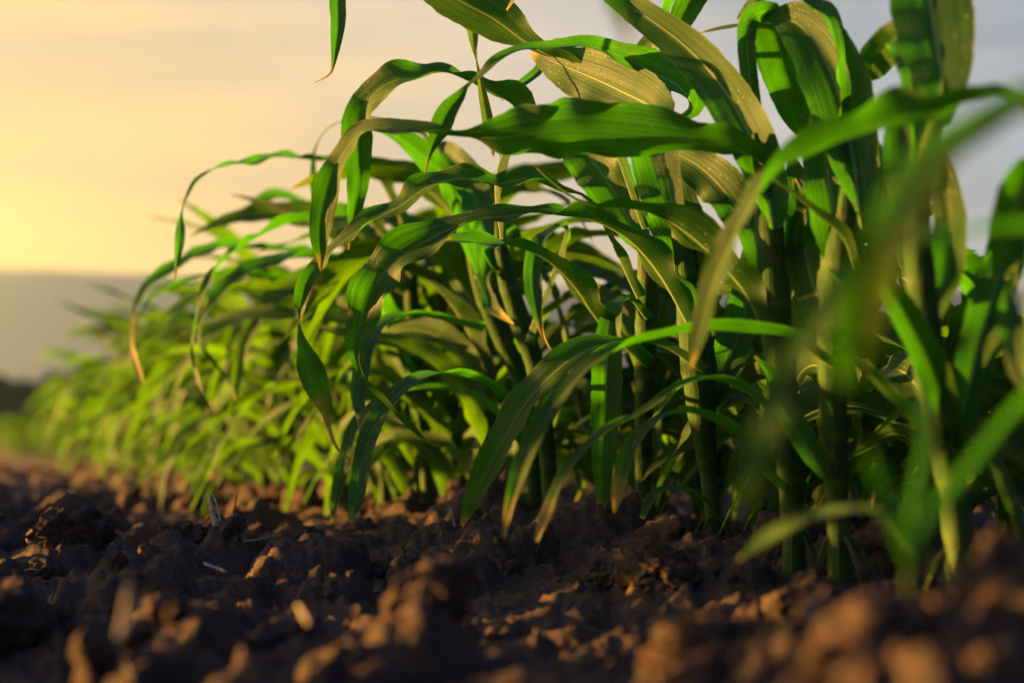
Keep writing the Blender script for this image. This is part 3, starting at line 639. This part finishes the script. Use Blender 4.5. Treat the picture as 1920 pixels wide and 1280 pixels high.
while t_ < 9.2:
    p = ROW_P + t_ * ROW_U + ROW_N * rr.uniform(-.04, .04)
    if p[1] > 2.2:
        plant_from(ROW[i % 8], p[0], p[1], rr.uniform(-.9, .9), rr.uniform(.84, 1.08), 'backlit green corn plant in the blurred run of the row towards the left', 'blurred corn plants along the row')
    i += 1; t_ += .15 if t_ < 7 else .19
for off_, t0, t1, st in ((1.45, 2.2, 9.5, .19), (2.2, 2.5, 11, .21), (2.95, 3., 12.5, .24), (3.8, 3.2, 14, .28)):
    t_ = t0
    while t_ < t1:
        p = ROW_P + t_ * ROW_U + ROW_N * (off_ + rr.uniform(-.05, .05)); i += 1
        if abs(p[0] / max(p[1], .1)) < .5:
            plant_from(LOW[i % 6], p[0], p[1], rr.uniform(-.6, .6), rr.uniform(.8, 1.12), 'shorter blurred corn plant in the rows seen between the front stalks', 'shorter corn in the rows behind')
        t_ += st
t_ = .15
while t_ < 2.9:          # lower shoots growing just behind the front row
    p = ROW_P + t_ * ROW_U + ROW_N * (rr.uniform(.16, .5) + (.3 if t_ < 1.4 else 0)); i += 1
    plant_from(FILL[i % 6], p[0], p[1], rr.uniform(-1.5, -.5) + rr.choice((0, math.pi)), rr.uniform(.66, .95) * (1.05 if t_ > 2.5 else .8), 'low leafy corn plant filling the gaps close behind the front stalks', 'low corn close behind the front row')
    t_ += .062 if t_ > 1.2 else .10
# the field beyond, one mass of leaves
VV, FF, off = [], [], 0
far_src = []
for q in range(3):
    vs, fs, o = [], [], 0
    for nm, me in grown_plant(.6, 8, 900 + q, AZL, .03, 9):
        v = np.empty(len(me.vertices) * 3, np.float32); me.vertices.foreach_get('co', v); v = v.reshape(-1, 3)
        f = np.empty(len(me.loops), np.int32); me.loops.foreach_get('vertex_index', f); f = f.reshape(-1, 4)
        vs.append(v); fs.append(f + o); o += len(v)
    far_src.append((np.vstack(vs), np.vstack(fs)))
def far_put(x, y, s):
    global off
    v, f = far_src[rr.randrange(3)]; a = rr.uniform(-.6, .6); c, s_ = math.cos(a), math.sin(a)
    VV.append(v @ np.array([[c, s_, 0], [-s_, c, 0], [0, 0, 1]]) * s + np.array([x, y, 0])); FF.append(f + off); off += len(v)
for q in range(30):
    t_ = 9.4 if q == 0 else 12.5 + q * .2
    while t_ < 60:
        p = ROW_P + t_ * ROW_U + ROW_N * (.75 * q + rr.uniform(-.08, .08))
        if abs(p[0] / p[1]) < .45: far_put(p[0], p[1], rr.uniform(.8, 1.05) * (.85 if q == 0 else .5))
        t_ += (.20 if q == 0 else .35) + t_ * .012 + q * .02
me = mesh_from('distant_corn', np.vstack(VV), np.vstack(FF)); set_uv(me, np.tile([[.3, .4]], (off, 1)))
tag(link('distant_corn', me, None, M_FAR), kind='stuff')
# the neighbouring row on the sun's side, left of the camera
for q in range(27):
    p = np.array([-1.0, .1]) + (q * .125 - .3) * ROW_U + np.array([rr.uniform(-.05, .05), 0])
    if .58 < p[1] < 1.72 and q % 3: continue
    if q % 3 == 1 and not .58 < p[1] < 1.72: plant_from(ROW[q % 8], p[0] - .12, p[1] + .05, rr.uniform(-3, 3), rr.uniform(.75, .98), 'taller corn plant in the row on the near left of the furrow', 'corn plants of the left row')
    plant_from((LOW if q % 2 else FILL)[q % 6], p[0], p[1], rr.uniform(-3, 3), rr.uniform(.72, .95), 'bushy low corn plant in the row on the near left of the furrow', 'corn plants of the left row')

# ------------------------------------------------------------------ straw and stubble on the soil
def straw(label, pts, d, wpx, mat, seed, group='bits of straw on the soil', name='straw'):
    A = np.array(pts, float); Q = catmull(A, 20); dl = np.linspace(d[0], d[-1], 20)
    C = P3(Q[:, 0], Q[:, 1], dl); r = np.random.RandomState(seed); base = C[0].copy()
    C = C + r.normal(size=C.shape) * .0004
    Rr = np.full(20, wpx * d[0] / FPX / 2) * (1 + .15 * r.normal(size=20)).clip(.6, 1.4); Rr[-3:] *= [.8, .6, .25]
    V, F, uv = tube(C - base, Rr, 7); me = mesh_from(name, V, F)
    o = link(name, me, None, mat); o.location = base; tag(o, label, 'straw', group)
straw('thick pale stub of straw standing upright among the clods', [(410,1008),(405,985),(398,955),(392,930)], (2.05,2.1), 11, M_STRAW, 1)
straw('thin hooked stem beside the upright stub of straw', [(413,995),(412,970),(405,940),(393,920)], (2.05,2.1), 4, M_STRAW, 2)
straw('fine upright dry stem right of the straw stub', [(437,985),(438,960),(442,940),(446,918)], (2.1,2.1), 3, M_STRAW, 3)
straw('long bent strand of straw lying over the clods', [(385,1040),(430,1020),(480,1012),(528,1002)], (1.95,2.05), 5, M_STRAW, 4)
straw('short whitish stick lying on the dark soil', [(383,1056),(402,1063),(424,1071)], (1.75,1.72), 6, M_GREYSTRAW, 5)
straw('short pale stem poking up beside the low leaf tip', [(853,985),(850,968),(846,950)], (1.95,1.95), 5, M_GREYSTRAW, 6)
straw('blurred dry stalk standing in the left foreground', [(222,1195),(232,1150),(240,1110),(246,1080)], (.85,.9), 9, M_STRAW, 7)
straw('blurred strand leaning beside the dry stalk in the left foreground', [(226,1190),(250,1150),(275,1115)], (.85,.95), 6, M_STRAW, 8)
straw('short blurred straw lit orange in the middle foreground', [(560,1135),(568,1150),(580,1168)], (1.05,1.0), 9, M_STRAW, 9)
straw('curled root fibre lying left of the straw stub', [(285,1030),(282,1016),(290,1008),(298,1016),(296,1026)], (1.95,1.95), 3, M_GREYSTRAW, 10)

SPOTS = [(120,1075,1.35),(300,1092,1.2),(520,1100,1.15),(700,1010,1.75),(620,1040,1.5),(900,1030,1.5),(1090,1030,1.45),(180,985,2.2),(60,1010,1.9),(760,1090,1.15),(1220,1080,1.1),(1420,1090,1.0),(480,965,2.4),(250,1140,1.0),(930,1150,.9)]
WHERE = ['far left, in front of the big dark clod','before the curled root fibre','left of the blurred orange-lit straw','below the long leaf tips at the middle','between the flat clod and the orange-lit ridge','beside the blurred dark peak of soil','before the yellow drooping leaf tip','behind the crumbs at the left','at the left edge of the furrow','in the blurred middle foreground','before the sunlit clods','in the blurred clods at the right','right of the upright straw stub','near the blurred dry stalk','in the blurred foreground at the middle']
rq = random.Random(4)
for q, ((px, py, d), w) in enumerate(zip(SPOTS, WHERE)):
    c = P3(px, py, d); L = rq.uniform(.018, .05); a = rq.uniform(0, 6.28); m = []
    for k_ in np.linspace(-.5, .5, 8):
        x_, y_ = c[0] + L * k_ * math.cos(a), c[1] + L * k_ * math.sin(a); m.append((x_, y_))
    m = np.array(m); zc = ground_z(m[:, 0], m[:, 1]); zl = np.linspace(zc[0], zc[-1], 8); zl += max(0, (zc - zl).max()) * .8 + .002 + .006 * np.sin(np.linspace(0, 3.1, 8)) * rq.uniform(-.3, 1)
    C = np.column_stack([m, zl]); V, F, uv = tube(C - C[0], np.full(8, rq.uniform(.0005, .0012)) * np.array([1, 1, .9, 1.1, 1, .9, .8, .5]), 7)
    o = link('straw', mesh_from('straw', V, F), None, M_STRAW if q % 3 else M_GREYSTRAW); o.location = C[0]
    tag(o, 'small dry fragment of straw ' + w, 'straw', 'bits of straw on the soil')

# fine litter of chaff and root bits
rl = np.random.RandomState(12); VV, FF, off = [], [], 0
for q in range(520):
    d = rl.uniform(.75, 4.2); x = d * rl.uniform(-.42, .45); L = rl.uniform(.005, .030); a = rl.uniform(0, 6.28)
    kk = np.linspace(-.5, .5, 5); X = x + L * kk * math.cos(a) + rl.normal(size=5) * L * .05; Y = d + L * kk * math.sin(a) + rl.normal(size=5) * L * .05
    zc = ground_z(X, Y); zl = np.linspace(zc[0], zc[-1], 5) * .5 + zc * .5 + .001 + np.abs(kk) * rl.uniform(-.1, .5) * L
    V, F, _ = tube(np.column_stack([X, Y, zl]), np.full(5, rl.uniform(.00025, .0009)) * np.array([.5, 1, 1, .8, .3]), 5)
    VV.append(V); FF.append(F + off); off += len(V)
tag(link('straw_litter', mesh_from('straw_litter', np.vstack(VV), np.vstack(FF)), None, M_GREYSTRAW), kind='stuff')

# ------------------------------------------------------------------ trees and hill behind
def tree_mass():
    r = np.random.RandomState(3); vs = []; fs = []; o = 0
    for q in range(26):
        px = -420 + q * 26 + r.uniform(-8, 8); d = 92 + r.uniform(-6, 8)
        c = P3(px, 836, d); h = r.uniform(3.6, 5.2) * (1 if px < 120 else .45)
        m = 900; p = norm(r.normal(size=(m, 3))) * (r.rand(m, 1) ** .4) * np.array([1.9, 1.9, h * .42])
        p = p * (1 + .25 * np.sin(p[:, :1] * 3 + q) * np.cos(p[:, 1:2] * 2.5)) + np.array([c[0], c[1], h * .58])
        a = r.normal(size=(m, 3)) * .22; b = r.normal(size=(m, 3)) * .22
        quad = np.stack([p - a - b, p + a - b, p + a + b, p - a + b], 1).reshape(-1, 3); vs.append(quad); fs.append(np.arange(4 * m).reshape(-1, 4) + o); o += 4 * m
        V, F, _ = tube(np.array([[c[0], c[1], -.2], [c[0] + .1, c[1], h * .3], [c[0], c[1], h * .7]]), np.array([.22, .17, .08]), 7)
        vs.append(V); fs.append(F + o); o += len(V)
    return mesh_from('treeline', np.vstack(vs), np.vstack(fs), False)
tag(link('treeline', tree_mass(), None, M_TREE), kind='stuff')

HD = 1500.
nx, ny = 160, 24
hx = np.linspace(-640, 880, nx); prof = .5 * fbm(hx / 700, hx * 0 + 3, 77, 4)
top = HD * np.interp(hx, [-640, -560, -480, -330, 0, 500, 900], [.124, .1255, .1262, .121, .114, .112, .10]) + 22 * prof
v = np.linspace(0, 1, ny)
prof_v = np.sin(v * math.pi / 2) ** 1.2
HX = np.repeat(hx[:, None], ny, 1); HY = HD - 350 + 350 * v[None, :] + 60 * fbm(HX / 180, np.repeat(v[None, :] * 2, nx, 0), 78, 3); HZ = -2 + top[:, None] * prof_v[None, :]
Vh = np.stack([HX, HY, HZ], -1)
back = Vh[:, -1:, :] + np.array([0, 500, 0]); back[:, :, 2] = -2
Vh = np.concatenate([Vh, back], 1)
me = mesh_from('hill', Vh.reshape(-1, 3), grid_faces(nx, ny + 1)[:, ::-1])
tag(link('hill', me, None, M_HILL), kind='structure')

# ------------------------------------------------------------------ the evening air
bm = bmesh.new(); bmesh.ops.create_cube(bm, size=1.0)
me = bpy.data.meshes.new('haze'); bm.to_mesh(me); bm.free()
hz = link('haze', me); hz.scale = (1560, 2600, 320); hz.location = (120, 1000, 320 / 2 - 4)
tag(hz, kind='stuff')
hm = bpy.data.materials.new('evening_haze'); hm.use_nodes = True; hn = hm.node_tree.nodes; hn.clear()
pv = hn.new('ShaderNodeVolumePrincipled'); pv.inputs['Density'].default_value = .00049; pv.inputs['Color'].default_value = (.40, .58, 1.0, 1); pv.inputs['Anisotropy'].default_value = .6
ho = hn.new('ShaderNodeOutputMaterial'); hm.node_tree.links.new(pv.outputs[0], ho.inputs['Volume'])
me.materials.append(hm)
